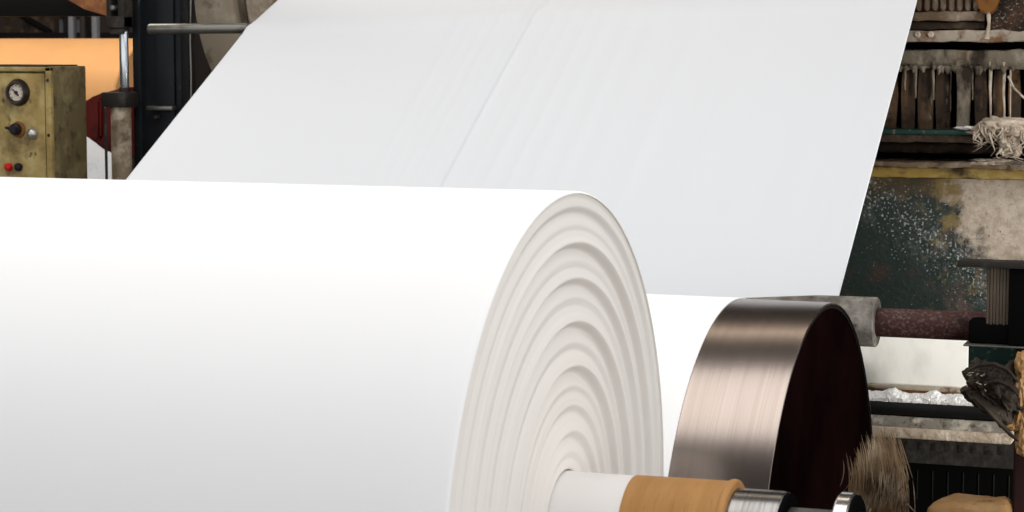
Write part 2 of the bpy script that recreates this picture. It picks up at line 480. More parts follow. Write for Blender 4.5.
# ------------------------------------------------------------------ reel drum
DY, DZ, DR = 5.992, H - 1.501, .7765
DX0, DX1 = -4.75, -1.2462
drum = thing('reel_drum', 'big brushed steel reel drum with dark end, half wrapped in white paper', 'drum', (DX1 - 1.7, DY, DZ - DR))
bm = BM()
Ld = DX1 - DX0
pr = [(0, .6), (0, DR - .008), (.008, DR)] + [(Ld * i / 20, DR) for i in range(1, 20)] + [(Ld - .004, DR), (Ld - .001, DR - .001), (Ld, DR - .003), (Ld, DR - .006)]
lathe(bm, (DX0, DY, DZ), ax, pr, 220)
obj('drum_shell', bm, M['drum'], drum, label='brushed bronze toned steel drum face')
bm = BM(); lathe(bm, (0, DY, DZ), ax, [(-4.6, DR - .004), (-4.6, DR + .0028), (-4.597, DR + .0032)] + [(-4.6 + 3.09 * i / 12, DR + .0032) for i in range(1, 12)] + [(-1.5095, DR + .0032), (-1.5075, DR + .0025), (-1.5075, DR - .004)], 220)  # added shell, lighter than the web so paper on the drum looks brighter
obj('bright_drum_paper', bm, M['paper'], drum, label='white paper on the drum, its brightness put into the colour')
bm = BM(); lathe(bm, (DX0, DY, DZ), ax, [(Ld - .006, DR - .005), (Ld - .002, DR - .006), (Ld - .002, DR - .016), (Ld - .02, DR - .018)], 160)
obj('drum_rim', bm, M['drum_rim'], drum, label='dark steel rim ring')
bm = BM(); lathe(bm, (DX0, DY, DZ), ax, [(Ld - .03, DR - .012), (Ld - .005, DR - .015), (Ld - .010, .5), (Ld - .014, .2), (Ld - .014, .0)], 160)
obj('end_plate', bm, M['drum_end'], drum, label='dark reddish black end plate')
bm = BM(); lathe(bm, (DX0, DY, DZ), ax, [(0.01, DR - .02), (.01, 0)], 120); obj('end_plate', bm, M['drum_end'], drum)
bm = BM(); rod(bm, (DX1 - .02, DY, DZ), (DX1 + .32, DY, DZ), .09, 48); obj('journal', bm, M['cast'], drum)
bm = BM(); rod(bm, (DX0 - .32, DY, DZ), (DX0 + .02, DY, DZ), .09, 48); obj('journal', bm, M['cast'], drum)
for X, w in ((DX1 + .24, 'right'), (DX0 - .24, 'left')):
    st = thing('drum_pedestal', 'black iron pedestal carrying the %s journal of the reel drum' % w, 'stand', (X, DY, 0))
    bm = BM(); box(bm, X - .06, X + .06, DY - .18, DY + .18, DZ - .20, DZ - .09, .01); obj('bearing_block', bm, M['cast'], st)
    bm = BM(); box(bm, X - .05, X + .05, DY - .13, DY + .13, .04, DZ - .20, .006); obj('post', bm, M['blackm'], st)
    bm = BM(); box(bm, X - .12, X + .12, DY - .3, DY + .3, 0, .04, .006); obj('base_plate', bm, M['cast'], st)

# ------------------------------------------------------------------ guide roll behind the drum
GY, GZ, GR = 7.215, H - .925, .0825
guide = thing('guide_roll', 'dusty grey guide roll with red-brown shaft behind the steel drum', 'roller', (-2.9, GY, GZ - GR))
bm = BM(); lathe(bm, (0, GY, GZ), ax, [(-4.75, 0), (-4.75, GR - .005), (-4.745, GR), (-4.5, GR), (-4.2, .05), (-3.0, .05), (-1.95, .05), (-1.53, GR - .001), (-1.36, GR), (-1.334, GR), (-1.331, GR - .003), (-1.331, .045)], 64)
obj('roll_body', bm, M['guide'], guide)
bm = BM(); rod(bm, (-1.36, GY, GZ), (-.93, GY, GZ), .0475, 40); obj('shaft', bm, M['redshaft'], guide, label='red-brown dusty shaft')
bm = BM(); rod(bm, (-5.1, GY, GZ), (-4.74, GY, GZ), .0475, 40); obj('shaft', bm, M['redshaft'], guide)

# ------------------------------------------------------------------ paper web
XR, XL = -1.505, -4.46
eps = .0025
crL = on_x(247, 28, -4.41); up2 = on_x(272, 0, -4.41)
edir = (up2 - crL); el2 = math.atan2(edir.z, edir.y)
cL = Vector((8.768, H + .0534)); cR = Vector((8.930, H + .167))
e35 = math.radians(35.05)


def web_path(t):
    """(y, z) points of the web at fraction t across (0 right, 1 left)"""
    out = []
    cr = cR.lerp(cL, t)
    far = cr + Vector((math.cos(el2), math.sin(el2))) * .75
    tg = Vector((GY, GZ)) + Vector((math.sin(e35), -math.cos(e35))) * (GR + eps)
    for i in range(10): out.append(far.lerp(cr, i / 10))
    for i in range(0, 41): out.append(cr.lerp(tg, i / 40))
    a0 = math.radians(-54.95); a1 = math.radians(-104.2)
    for i in range(1, 10):
        a = a0 + (a1 - a0) * i / 9
        out.append(Vector((GY + (GR + eps) * math.cos(a), GZ + (GR + eps) * math.sin(a))))
    b0 = math.radians(75.8); b1 = math.radians(80)
    for i in range(0, 5):
        a = b0 + (b1 - b0) * i / 4
        out.append(Vector((DY + (DR + .0042) * math.cos(a), DZ + (DR + .0042) * math.sin(a))))
    return out


def wrinkle(x, s):
    """height of the lengthwise creases in the free span"""
    w = 0
    sn = min(max(s, 0), 1.2)
    for x0, wd, h in ((-3.055, .010, .0045), (-3.085, .02, -.0035), (-3.14, .03, .0020), (-3.20, .018, .0018), (-3.26, .02, .0018), (-3.32, .02, .0014), (-3.39, .025, .0012),
                      (-2.97, .02, .0015), (-2.90, .025, .0016), (-2.82, .02, .0014), (-2.74, .03, .0013), (-2.62, .03, .0012), (-2.50, .04, .0012), (-2.33, .03, .0010), (-2.1, .04, .0010), (-1.9, .05, .001), (-1.68, .05, .001)):
        xx = x + .035 + .055 * (1 - sn) - .012 * math.sin(s * 2 + x0 * 9)
        w += h * math.exp(-((xx - x0) / wd) ** 2)
    w *= 1.9
    w += .0016 * noise.noise(Vector((x * 16, s * .5, 2))) + .006 * noise.noise(Vector((x * 1.6, s * .35, 7)))
    return w


bm = BM()
NX = 420
cols = []
n_up = Vector((0, -math.sin(e35), math.cos(e35)))
for i in range(NX + 1):
    t = i / NX
    x = XR + (XL - XR) * t
    col = []
    P = web_path(t)
    for k, q in enumerate(P):
        xl_ = -4.515 + (min(max(q.x, GY), 9.6) - 7.897) * .1217
        x = XR + (xl_ - XR) * t
        p = Vector((x, q.x, q.y))
        if k <= 50:
            s = (50 - k) / 40
            edge = min(1, s * 3)
            p += n_up * (wrinkle(x, s) * edge + (.006 if k == 10 else 0))
        if k < 10:  # the upper span drifts to the right edge of the next roll
            p.x += 0
        col.append(bm.verts.new(p))
    cols.append(col)
for A, B in zip(cols, cols[1:]):
    for a, b, c_, d in zip(A, B, B[1:], A[1:]):
        bm.faces.new((a, b, c_, d))
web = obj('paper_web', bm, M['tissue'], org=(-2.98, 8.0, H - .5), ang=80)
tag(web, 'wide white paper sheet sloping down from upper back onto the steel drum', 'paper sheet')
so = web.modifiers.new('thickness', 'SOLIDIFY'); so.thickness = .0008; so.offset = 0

# spreader roll under the crease, its bare end showing at the left
a = Vector((-4.40, cL.x + .03, cL.y - .062)); b = Vector((-1.6, cR.x + .03, cR.y - .062))
dv = (b - a).normalized()
bar0 = at(147.5, 29, 8.72); bar1 = at(249, 28.0, 8.79)
spr = thing('spreader_bar', 'grey steel bar sticking out left from under the sheet crease', 'bar', (bar1.x, bar1.y, bar1.z))
bm = BM(); rod(bm, bar0, bar1, .0235, 32, .012); obj('bar_end', bm, M['rod_grey'], spr)
bm = BM(); rod(bm, a + dv * .03, b, .050, 40); obj('roll_body', bm, M['guide'], spr)

# ------------------------------------------------------------------ left background
# control box
BY = 8.45
x_r = at(52, 120, BY).x
Y2 = BY
while True:
    p = Vector((x_r, Y2, H - .2)) - Vector((0, 0, H))
    if 512 + F * p.dot(RT) / p.dot(FW) >= 86: break
    Y2 += .005
ztop = at(30, 66.5, BY).z
zbot = ztop - 1.0
x_l = x_r - .62
cb = thing('control_box', 'worn olive yellow control box with gauge and knobs at left', 'control box', ((x_l + x_r) / 2, (BY + Y2) / 2, 0))
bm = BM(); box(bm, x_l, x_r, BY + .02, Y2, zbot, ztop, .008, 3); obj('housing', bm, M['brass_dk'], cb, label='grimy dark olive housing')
bm = BM()
fw_ = .022
box(bm, x_l, x_r - .001, BY - .004, BY + .02, ztop - fw_, ztop - .002, .004)
box(bm, x_r - .030, x_r - .001, BY - .004, BY + .02, zbot, ztop - .002, .004)
box(bm, x_l, x_l + .03, BY - .004, BY + .02, zbot, ztop - .002, .004)
box(bm, x_l, x_r - .001, BY - .004, BY + .02, zbot, zbot + .03, .004)
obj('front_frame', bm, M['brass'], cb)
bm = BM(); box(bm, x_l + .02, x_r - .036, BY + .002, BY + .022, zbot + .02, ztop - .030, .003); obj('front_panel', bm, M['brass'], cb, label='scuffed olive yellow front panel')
bm = BM(); box(bm, x_l + .05, x_r - .03, BY + .02, Y2 - .02, ztop - .002, ztop + .006, .003); obj('lid', bm, M['grime_top'], cb, label='black grimy lid')
bm = BM(); box(bm, (x_l + x_r) / 2 - .12, (x_l + x_r) / 2 + .12, BY + .06, Y2 - .04, .03, zbot + .005, .006); box(bm, (x_l + x_r) / 2 - .2, (x_l + x_r) / 2 + .2, BY + .02, Y2, 0, .03, .005); obj('pedestal', bm, M['cast'], cb)
g = at(18, 92.5, BY); gr = 13.0 * BY / F * 1.05
ga = bpy.data.objects.new('pressure_gauge', None); C.objects.link(ga); ga.parent = cb; ga.location = Vector((g.x, BY, g.z)) - cb.location
bm = BM(); lathe(bm, (g.x, BY + .004, g.z), (0, -1, 0), [(0, gr * 1.14), (.004, gr * 1.16), (.022, gr), (.030, gr * .93), (.030, gr * .78), (.020, gr * .74), (.018, gr * .70)], 64)
obj('bezel', bm, M['bezel'], ga)
bm = BM(); lathe(bm, (g.x, BY + .004, g.z), (0, -1, 0), [(.016, gr * .76), (.018, gr * .5), (.018, 0)], 48); obj('dial', bm, M['dial'], ga)
bm = BM()
for k in range(9):
    an = math.radians(-45 + k * 33.75)
    d = Vector((math.cos(an), 0, math.sin(an)))
    tube(bm, [Vector((g.x, BY - .0150, g.z)) + d * gr * .52, Vector((g.x, BY - .0150, g.z)) + d * gr * .66], .0014, 6)
obj('tick_marks', bm, M['blackpl'], ga)
bm = BM(); tube(bm, [(g.x + gr * .22, BY - .0175, g.z - gr * .25), (g.x, BY - .0175, g.z), (g.x - gr * .42, BY - .0175, g.z + gr * .35)], lambda t: .004 * (1 - .6 * t), 8)
lathe(bm, (g.x, BY - .013, g.z), (0, -1, 0), [(0, .008), (.008, .007), (.008, 0)], 20); obj('needle', bm, M['blackpl'], ga)
k_ = at(16, 129, BY)
bm = BM(); lathe(bm, (k_.x + .012, BY + .004, k_.z - .002), (0, -1, 0), [(0, .036), (.006, .036), (.010, .030), (.010, 0)], 32)
obj('knob_plate', bm, M['rustorange'], cb, label='rusty knob plate')
bm = BM(); lathe(bm, (k_.x + .006, BY - .004, k_.z), (0, -1, 0), [(0, .027), (.024, .024), (.030, .018), (.030, 0)], 32)
prism(bm, [(k_.x - .030, k_.z + .012), (k_.x - .034, k_.z + .004), (k_.x + .024, k_.z - .016), (k_.x + .030, k_.z + .010)], BY - .044, .034, .003)
obj('pointer_knob', bm, M['blackpl'], cb, label='black pointer knob')
k_ = at(33, 133.5, BY)
bm = BM(); lathe(bm, (k_.x, BY + .004, k_.z), (0, -1, 0), [(0, .026), (.016, .025), (.028, .019), (.034, .008), (.034, 0)], 32); obj('round_knob', bm, M['silver'], cb, label='silver round knob')
for px, m_, nm in ((9, 'redpl', 'red'), (19, 'blackpl', 'black')):
    k_ = at(px, 167, BY)
    bm = BM(); lathe(bm, (k_.x, BY + .004, k_.z), (0, -1, 0), [(0, .018), (.014, .018), (.022, .014), (.026, .006), (.026, 0)], 28)
    obj('push_button', bm, M[m_], cb, label=nm + ' push button')
k_ = at(53, 73, BY)
for dz in (.06, .30):
    bm = BM(); lathe(bm, (x_r - .016, BY - .002, ztop - dz), (0, -1, 0), [(0, .008), (.005, .007), (.006, 0)], 16); obj('screw', bm, M['cast'], cb)

# hydraulic cylinder
HY = 8.9
hc = at(120, 100, HY)
cyl = thing('hydraulic_cylinder', 'upright hydraulic cylinder with shiny rod beside the black column', 'cylinder', (hc.x, HY, 0))
zz = lambda py: at(120, py, HY).z
s_ = HY / F * 1.03
bm = BM(); rod(bm, (hc.x + .004, HY, zz(178) - .9), (hc.x + .004, HY, zz(105)), 11.2 * s_, 40); obj('barrel', bm, M['rust_cyl'], cyl, label='rusty beige barrel')
bm = BM(); box(bm, hc.x - 15.5 * s_, hc.x + 15 * s_, HY - .062, HY + .062, zz(107), zz(92), .008); obj('collar', bm, M['cast'], cyl)
bm = BM(); lathe(bm, (hc.x + 6 * s_, HY, zz(92)), (0, 0, 1), [(0, .026), (.016, .026), (.022, .022), (.022, 0)], 6); obj('gland_nut', bm, M['cast'], cyl)
bm = BM(); rod(bm, (hc.x + 6 * s_, HY, zz(93)), (hc.x + 6 * s_, HY, zz(31)), 5.0 * s_, 32); obj('piston_rod', bm, M['rod_blue'], cyl, label='bright steel piston rod')
bm = BM()
x0, x1 = hc.x - 10 * s_, hc.x + 12 * s_
box(bm, x0, x0 + 6 * s_, HY - .04, HY + .04, zz(28), zz(-16), .006)
box(bm, x1 - 8 * s_, x1, HY - .04, HY + .04, zz(28), zz(-16), .006)
box(bm, x0, x1, HY - .045, HY + .045, zz(28), zz(16), .006)
box(bm, x0 + .01, x1 - .01, HY - .03, HY + .03, zz(34), zz(28), .005)
box(bm, x0, x1, HY - .04, HY + .04, zz(-30), zz(-14), .006)
obj('clevis', bm, M['cast'], cyl, label='dark slotted clevis')
bm = BM(); rod(bm, (hc.x + 0 * s_, HY - .06, zz(8)), (hc.x + 0 * s_, HY + .06, zz(8)), .012, 20); obj('pin', bm, M['rod_grey'], cyl)
bm = BM(); box(bm, hc.x - .09, hc.x + .09, HY - .05, HY + .05, 0, zz(178) - .88, .008); obj('foot', bm, M['cast'], cyl)
# thin dark pole left of the barrel
pp = at(106.3, 160, 8.78)
bm = BM(); lathe(bm, (pp.x, 8.78, 0), (0, 0, 1), [(0, 0), (0, .03), (.02, .03), (.03, .0065), (at(106, 108, 8.78).z, .0065), (at(106, 107, 8.78).z, 0)], 16)
tag(obj('thin_pole', bm, M['cast'], org=(pp.x, 8.78, 0)), 'thin dark upright pole just left of the rusty cylinder barrel', 'pole')

# black column
CY = 9.0
c0, c1 = at(133, 90, CY).x, at(189, 90, CY).x
col = thing('steel_column', 'blue-black steel column with raised flanges left of the sheet', 'column', ((c0 + c1) / 2, CY + .15, 0))
bm = BM(); box(bm, c0 + .01, c1 - .01, CY + .03, CY + .08, 0.02, 4.4, .006); obj('web_plate', bm, M['column'], col)
bm = BM(); box(bm, c0, c0 + 10 * s_, CY, CY + .28, .02, 4.4, .005); obj('flange', bm, M['column'], col)
bm = BM(); box(bm, c0 + 27 * s_, c0 + 50 * s_, CY + .012, CY + .05, .02, 4.4, .005); obj('stiffener', bm, M['column'], col)
bm = BM(); box(bm, c1 - 10 * s_, c1, CY, CY + .07, .02, 4.4, .005); obj('flange', bm, M['blackm'], col)
bm = BM(); pbox(bm, 146, 106, 172, 110.5, CY - .035, .05, .006); obj('bracket', bm, M['rod_grey'], col, label='small steel bracket')
bm = BM(); q = at(157, 117, CY); lathe(bm, (q.x, CY + .04, q.z), (0, -1, 0), [(0, .011), (.05, .011), (.055, .008), (.055, 0)], 16); obj('bolt', bm, M['cast'], col)
bm = BM(); box(bm, c0 - .05, c1 + .05, CY - .01, CY + .33, 0, .025, .004); obj('base_plate', bm, M['cast'], col)
bm = BM(); tube(bm, [at(191, -20, CY - .01), at(190, 40, CY - .012), at(191, 75, CY - .01), at(190.5, 190, CY - .01)], .004, 8); obj('cable', bm, M['rod_grey'], col)

# flywheel
WY = 9.75
wc = at(366, -12, WY); ws = WY / F * 1.02
wh = thing('flywheel', 'dusty grey-brown wheel rim partly hidden behind the sheet edge', 'wheel', (wc.x, WY, wc.z))
bm = BM(); R1 = wc.x - at(194, -12, WY).x; R2 = wc.x - at(232, -12, WY).x; R3 = wc.x - at(242, -12, WY).x
lathe(bm, (wc.x, WY, wc.z), (0, 1, 0), [(0, R2), (-.01, R2 + .02), (-.012, R1 - .02), (0, R1), (.12, R1), (.13, R1 - .02), (.13, R2), (0, R2)], 120); obj('rim', bm, M['wheel'], wh)
bm = BM(); lathe(bm, (wc.x, WY, wc.z), (0, 1, 0), [(.02, 0), (.02, R3 - .01), (.03, R3), (.09, R3), (.09, 0)], 96); obj('inner_disc', bm, M['pulp'], wh, label='pulp-crusted inner disc')
for k in range(6):
    an = k * PI / 3 + .3
    d = Vector((math.cos(an), 0, math.sin(an)))
    bm = BM(); tube(bm, [wc + d * .1 + Vector((0, .06, 0)), wc + d * (R2 + .02) + Vector((0, .06, 0))], .04, 10); obj('spoke', bm, M['wheel'], wh)
bm = BM(); rod(bm, (wc.x, WY - .08, wc.z), (wc.x, WY + .7, wc.z), .1, 40); obj('hub', bm, M['cast'], wh)
bm = BM(); box(bm, wc.x - .12, wc.x + .12, WY + .3, WY + .5, 0, wc.z - .1, .01)
tag(obj('wheel_stand', bm, M['blackm'], org=(wc.x, WY + .4, 0)), 'black post carrying the flywheel behind the paper sheet', 'stand')

# kraft roll far behind
KY = 13.2; KR = .62
kz = at(60, 38.5, KY).z - KR
ka, kb = at(-120, 60, KY - .4).x, at(125, 60, KY - .4).x
kr = thing('kraft_paper_roll', 'peach-brown kraft paper roll far behind the control box', 'paper roll', ((ka + kb) / 2, KY, kz - KR))
bm = BM(); Lk = kb - ka
lathe(bm, (ka, KY, kz), ax, [(0, .1), (0, KR - .01), (.01, KR), (Lk - .01, KR), (Lk, KR - .01), (Lk, .1)], 96); obj('wound_paper', bm, M['kraft_roll'], kr)
bm = BM(); rod(bm, (ka - .3, KY, kz), (kb + .3, KY, kz), .1, 40); obj('core_shaft', bm, M['cast'], kr)
for X, w in ((ka - .2, 'left'), (kb + .2, 'right')):
    bm = BM(); box(bm, X - .08, X + .08, KY - .2, KY + .2, 0, kz - .1, .01)
    tag(obj('roll_stand', bm, M['blackm'], org=(X, KY, 0)), 'black stand under the %s end of the kraft paper roll' % w, 'stand')

# red hood
RY_ = 9.9
red = thing('red_housing', 'dull red machine housing between control box and hydraulic cylinder', 'housing', (at(100, 120, RY_).x, RY_ + .15, 0))
bm = BM(); pprism(bm, [(80, 103), (92, 97), (102, 93), (126, 86.5), (126, 158), (107, 153), (94, 144), (87, 137), (80, 130)], RY_, .3, .02); obj('hood', bm, M['red'], red)
bm = BM(); pprism(bm, [(88, 106), (100, 97), (100, 138), (95, 141), (88, 134)], RY_ - .03, .05, .012); obj('cover_plate', bm, M['red'], red)
bm = BM(); q = at(117, 150, RY_); box(bm, q.x - .03, q.x + .03, RY_ + .1, RY_ + .2, 0, q.z + .02, .005); obj('leg', bm, M['cast'], red)
# white paper pile
q = at(97, 160, 11.2)
bm = BM(); box(bm, q.x - .45, q.x + .30, 11.0, 11.6, 0, at(97, 128, 11.2).z, .03, 3)
bmesh.ops.subdivide_edges(bm, edges=bm.edges, cuts=5, use_grid_fill=True)
for v in bm.verts:
    if v.co.z > .01: v.co += Vector((.02 * fbm(v.co, 4), .02 * fbm(v.co + Vector((5, 0, 0)), 4), .02 * fbm(v.co + Vector((0, 5, 0)), 4)))
tag(obj('paper_bale', bm, M['white_bg'], org=(q.x, 11.3, 0)), 'white paper bale seen low between control box and cylinder', 'paper bale')

# beams in the upper left
bm = BM(); a = at(-60, 8, 12.0); b = at(128, 8, 12.0); zt, zb = at(40, -40, 12).z, at(40, 16.2, 12).z
box(bm, a.x, b.x, 12, 12.25, zb, zt, .006); tag(obj('crane_beam', bm, M['dark_beam'], org=(a.x, 12.1, zb)), 'soot-black overhead beam across the upper left corner', 'beam')
bm = BM(); pprism(bm, [(48, -10), (110, -10), (140, 24), (112, 17.5), (84, 9)], 11.75, .16, .01)
tag(obj('roof_brace', bm, M['rust_beam'], org=at(90, 5, 11.8)), 'rust-brown slanting brace under the overhead beam', 'beam')
bm = BM(); a = at(-60, 30, 16); b = at(140, 30, 16)
box(bm, a.x, b.x, 16, 16.2, at(40, 38, 16).z - .5, at(40, 32.5, 16).z, .006); tag(obj('back_rail', bm, M['dark_beam'], org=(a.x, 16.1, 2)), 'dark horizontal rail just above the kraft paper roll', 'rail')
for px in (70.5, 82, 94):
    bm = BM(); q = at(px, 30, 15.6); box(bm, q.x - .022, q.x + .022, 15.6, 15.66, 0, at(px, 13, 15.6).z, .004)
    tag(obj('back_post', bm, M['glass'] if px != 82 else M['frame'], org=(q.x, 15.6, 0)), {70.5: 'pale thin post in the gap under the beam, leftmost of three', 82: 'dark thin post in the gap under the beam, middle of three', 94: 'pale thin post in the gap under the beam, rightmost of three'}[px], 'post', 'thin posts far behind the kraft roll')
bm = BM(); a = at(2, 30, 17.5); b = at(54, 30, 17.5); box(bm, a.x, b.x, 17.5, 17.6, 0, at(20, 17, 17.5).z, .01)
bp_ = tag(obj('brown_panel', bm, M['brown_dk'], org=(a.x, 17.5, 0)), 'dull brown panel in the gap at the far upper left', 'panel')
bm = BM(); tube(bm, [at(20, 14, 17.47), at(36, 24, 17.47), at(50, 32, 17.47)], .025, 10); obj('brace', bm, M['dark_beam'], bp_, label='dark slanting pipe')  # slanting pipe, attached to the panel as one of its parts

# ------------------------------------------------------------------ right background: the drying frame
X_L = -2.3           # frame parts run on behind the sheet
FY = 9.15


def rail(name, py0, py1, Y, depth, m, parent, pxl=None, pxr=1180, bev=.006, rough=.0, label=None, org=None):
    bm = BM()
    xl = X_L if pxl is None else at(pxl, (py0 + py1) / 2, Y).x
    xr = at(pxr, (py0 + py1) / 2, Y).x
    zt, zb = at(950, py0, Y).z, at(950, py1, Y).z
    box(bm, xl, xr, Y, Y + depth, zb, zt, bev)
    if rough:
        for cut in range(1):
            es = [e for e in bm.edges if abs((e.verts[0].co - e.verts[1].co).x) > .2]
            bmesh.ops.subdivide_edges(bm, edges=es, cuts=60, use_grid_fill=True)
        for v in bm.verts:
            v.co += Vector((0, rough * fbm(v.co, 14), rough * fbm(v.co + Vector((3, 3, 3)), 18)))
    return obj(name, bm, m, parent, org=org if org is not None else ((xl + xr) / 2, Y, zb), label=label)


mf = thing('machine_frame', 'dark grimy machine frame of ledges and recesses right of the sheet', 'machine', (-1.5, FY + .3, 0))
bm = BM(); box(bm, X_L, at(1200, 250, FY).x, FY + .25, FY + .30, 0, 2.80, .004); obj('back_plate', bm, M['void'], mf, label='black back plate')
rail('rib_rail', -6, 12, FY - .02, .1, M['brown_dk'], mf, pxr=985)
for k in range(9):
    px = 908 + k * 8.2
    bm = BM(); pprism(bm, [(px, -6), (px + 4.6, -6), (px + 5, 9), (px + 2.6, 12), (px - .4, 9)], FY - .05, .04, .004); obj('rib', bm, M['brown_lt'], mf)
rail('ledge', 11.5, 21, FY - .05, .2, M['brown_lt'], mf, pxr=985, rough=.006)
rail('ledge', 22, 29.5, FY - .03, .2, M['brown_dk'], mf, pxr=985, rough=.005)
rail('bolted_plate', 30.5, 42, FY - .09, .3, M['plate_wh'], mf, rough=.006, label='whitish rusted plate')
for px in (917.5, 931):
    q = at(px, 34.5, FY - .09)
    bm = BM(); lathe(bm, (q.x, FY - .082, q.z), (0, -1, 0), [(0, .014), (.014, .014), (.018, .010), (.018, 0)], 6); obj('bolt', bm, M['pulp'], mf, label='pulp-capped bolt')
rail('ledge', 130, 135, FY - .12, .35, M['green'], mf, pxr=992, label='thin green ledge')
rail('ledge', 135, 143, FY - .10, .3, M['brown_dk'], mf, rough=.006)
rail('yellow_beam', 168, 178.5, FY - .10, .3, M['yellow'], mf, rough=.004, label='yellow-stained beam')
rail('beam_lip', 162.5, 168.5, FY - .13, .3, M['brown_lt'], mf, rough=.006)
bm = BM()
xl, xr = X_L, at(1180, 240, FY - .02).x
zt, zb = at(930, 178, FY - .02).z, at(930, 330, FY - .02).z
box(bm, xl, xr, FY - .02, FY + .04, zb, zt, .003)
gp = obj('green_panel', bm, green_panel(), mf, label='dark green panel splashed with white pulp and crusted at right')
# texture origin: shift the mesh so its local X starts at the sheet's visible edge
shift = Vector((at(838, 240, FY - .02).x, FY, at(930, 312, FY - .02).z)) - mf.location
for v in gp.data.vertices: v.co -= shift
gp.location = shift

# vent grille
gy = FY - .06
vg = thing('vent_grille', 'pulp-caked vent grille with brown slats above the yellow beam', 'grille', (at(955, 128, gy).x, gy, at(955, 128, gy).z))
rail('header', 50, 69, gy, .08, M['grille_grey'], vg, rough=.008)
for k in range(26):
    bm = BM(); px = random.uniform(888, 1030); ln = random.uniform(1, 7)
    tube(bm, [at(px, 66, gy - .004), at(px + random.uniform(-1, 1), 66 + ln * .6, gy - .004), at(px + random.uniform(-1, 1), 68 + ln, gy - .002)], lambda t: .014 * (1 - t) + .004, 8)
    obj('drip', bm, M['grille_grey'], vg)
for a, b, dx in ((884, 895, 3), (901, 914, 1), (917.5, 932, 1), (936, 950, 0), (975, 987, 0), (994, 1003, 0), (1008, 1020, 1), (1026, 1040, 0), (1046, 1060, 0), (1066, 1080, 0), (1086, 1100, 0), (1106, 1120, 0)):
    bm = BM(); pprism(bm, [(a + dx, 68), (b + dx - 2, 68), (b + dx, 95), (b, 131), (a, 131), (a + dx - 1, 95)], gy + .02 + .012 * random.random(), .03, .004); obj('slat', bm, M['slat'], vg)
bm = BM(); pprism(bm, [(954.5, 60), (971, 60), (969.5, 90), (968, 131), (956, 131), (957, 90)], gy - .015, .05, .006); obj('centre_post', bm, M['grille_grey'], vg, label='grey crusted centre post')
for px, w, e in ((905, 4, 90), (915.5, 5, 98), (933.5, 5, 100), (950.5, 3, 112), (972.5, 3, 100), (990.5, 5, 124), (1004, 5, 122), (1010.5, 3, 126)):
    bm = BM()
    pts = [at(px + .8 * noise.noise(Vector((px, t * 3, 0))), 62 + (e - 62) * t, gy + .006) for t in [i / 10 for i in range(11)]]
    tube(bm, pts, lambda t, w=w: w * .0015 * (1 - .5 * t), 10); obj('pulp_strand', bm, M['pulp'] if px > 985 else M['grille_grey'], vg)
bm = BM(); tube(bm, [at(1008, 76, gy - .03), at(1014, 88, gy - .03), at(1024, 98, gy - .02), at(1032, 101, gy)], .0045, 8); obj('stray_strand', bm, M['pulp'], vg)

# pieces standing in front of the frame's upper right
bm = BM(); pprism(bm, [(973, -10), (1002, -10), (998, 4), (994, 13), (987, 15), (978, 10)], FY - .10, .09, .008)
tag(obj('rusty_lug', bm, M['rustorange'], org=at(987, 3, FY)), 'orange rusty lug at the top edge, right of the ribs', 'lug')
bm = BM(); pprism(bm, [(987, -14), (1050, -14), (1050, 39), (986, 39), (989, 14)], FY - .07, .12, .006)
tag(obj('speckled_block', bm, M['speckle'], org=at(1010, 20, FY)), 'dark block speckled with pulp in the top right corner', 'block')
bm = BM(); tube(bm, [at(988.5, 12, FY - .085), at(989, 24, FY - .085), at(987, 39, FY - .085)], lambda t: .010 + .004 * math.sin(t * 9), 10)
tag(obj('pulp_drip', bm, M['pulp'], org=at(989, 25, FY)), 'pale pulp drip running down the edge of the speckled block', 'pulp')

# brown pipe in the recess
bm = BM(); q = at(950, 149, FY); rod(bm, (X_L, FY + .06, q.z), (at(1180, 149, FY).x, FY + .06, q.z), .022, 24)
tag(obj('recess_pipe', bm, M['brown_dk'], org=(X_L, FY + .06, q.z)), 'brown pipe in the black recess above the yellow beam', 'pipe')


def clump(name, label, c, r, n, m, seed, strands=0, drop=0.0):
    bm = BM()
    rnd = random.Random(seed)
    for k in range(n):
        o = Vector((rnd.uniform(-1, 1) * r.x * .6, rnd.uniform(-1, 1) * r.y * .4, rnd.uniform(-1, 1) * r.z * .5))
        blob(bm, Vector(c) + o, r.x * rnd.uniform(.35, .55), r.y * rnd.uniform(.4, .7), r.z * rnd.uniform(.4, .7), .5, 2.2, 3, seed + k * 3.3)
    for k in range(strands):
        s = Vector(c) + Vector((rnd.uniform(-.8, .9) * r.x, -r.y * rnd.uniform(.2, .9), rnd.uniform(-.5, .4) * r.z))
        d = drop * rnd.uniform(.4, 1)
        pts = [s + Vector((rnd.uniform(-.01, .01) * i, -.006 * math.sin(i), -d * i / 4)) for i in range(5)]
        tube(bm, pts, lambda t: .0055 * (1 - t) + .0006, 6)
    o = obj(name, bm, m, org=c, ang=60)
    return tag(o, label, 'pulp')


c_ = at(1001, 128, FY - .13)
clump('pulp_clump', 'shaggy beige pulp clump hanging off the green ledge', c_, Vector((.13, .05, .042)), 14, M['pulp'], 3, 40, .10)
c_ = at(1009, 146, FY - .15)
clump('pulp_clump', 'brownish pulp tail hanging just below the shaggy clump', c_, Vector((.045, .03, .055)), 9, M['pulp'], 13, 20, .05)
c_ = at(997, 162, FY - .10)
clump('pulp_clump', 'low beige pulp heap lying on the yellow beam', c_, Vector((.10, .05, .014)), 12, M['pulp'], 5)
c_ = at(966, 128.5, FY - .12)
clump('pulp_clump', 'small white pulp lump on the green ledge before the grey post', c_, Vector((.05, .03, .010)), 6, M['pulp_wh'], 6)

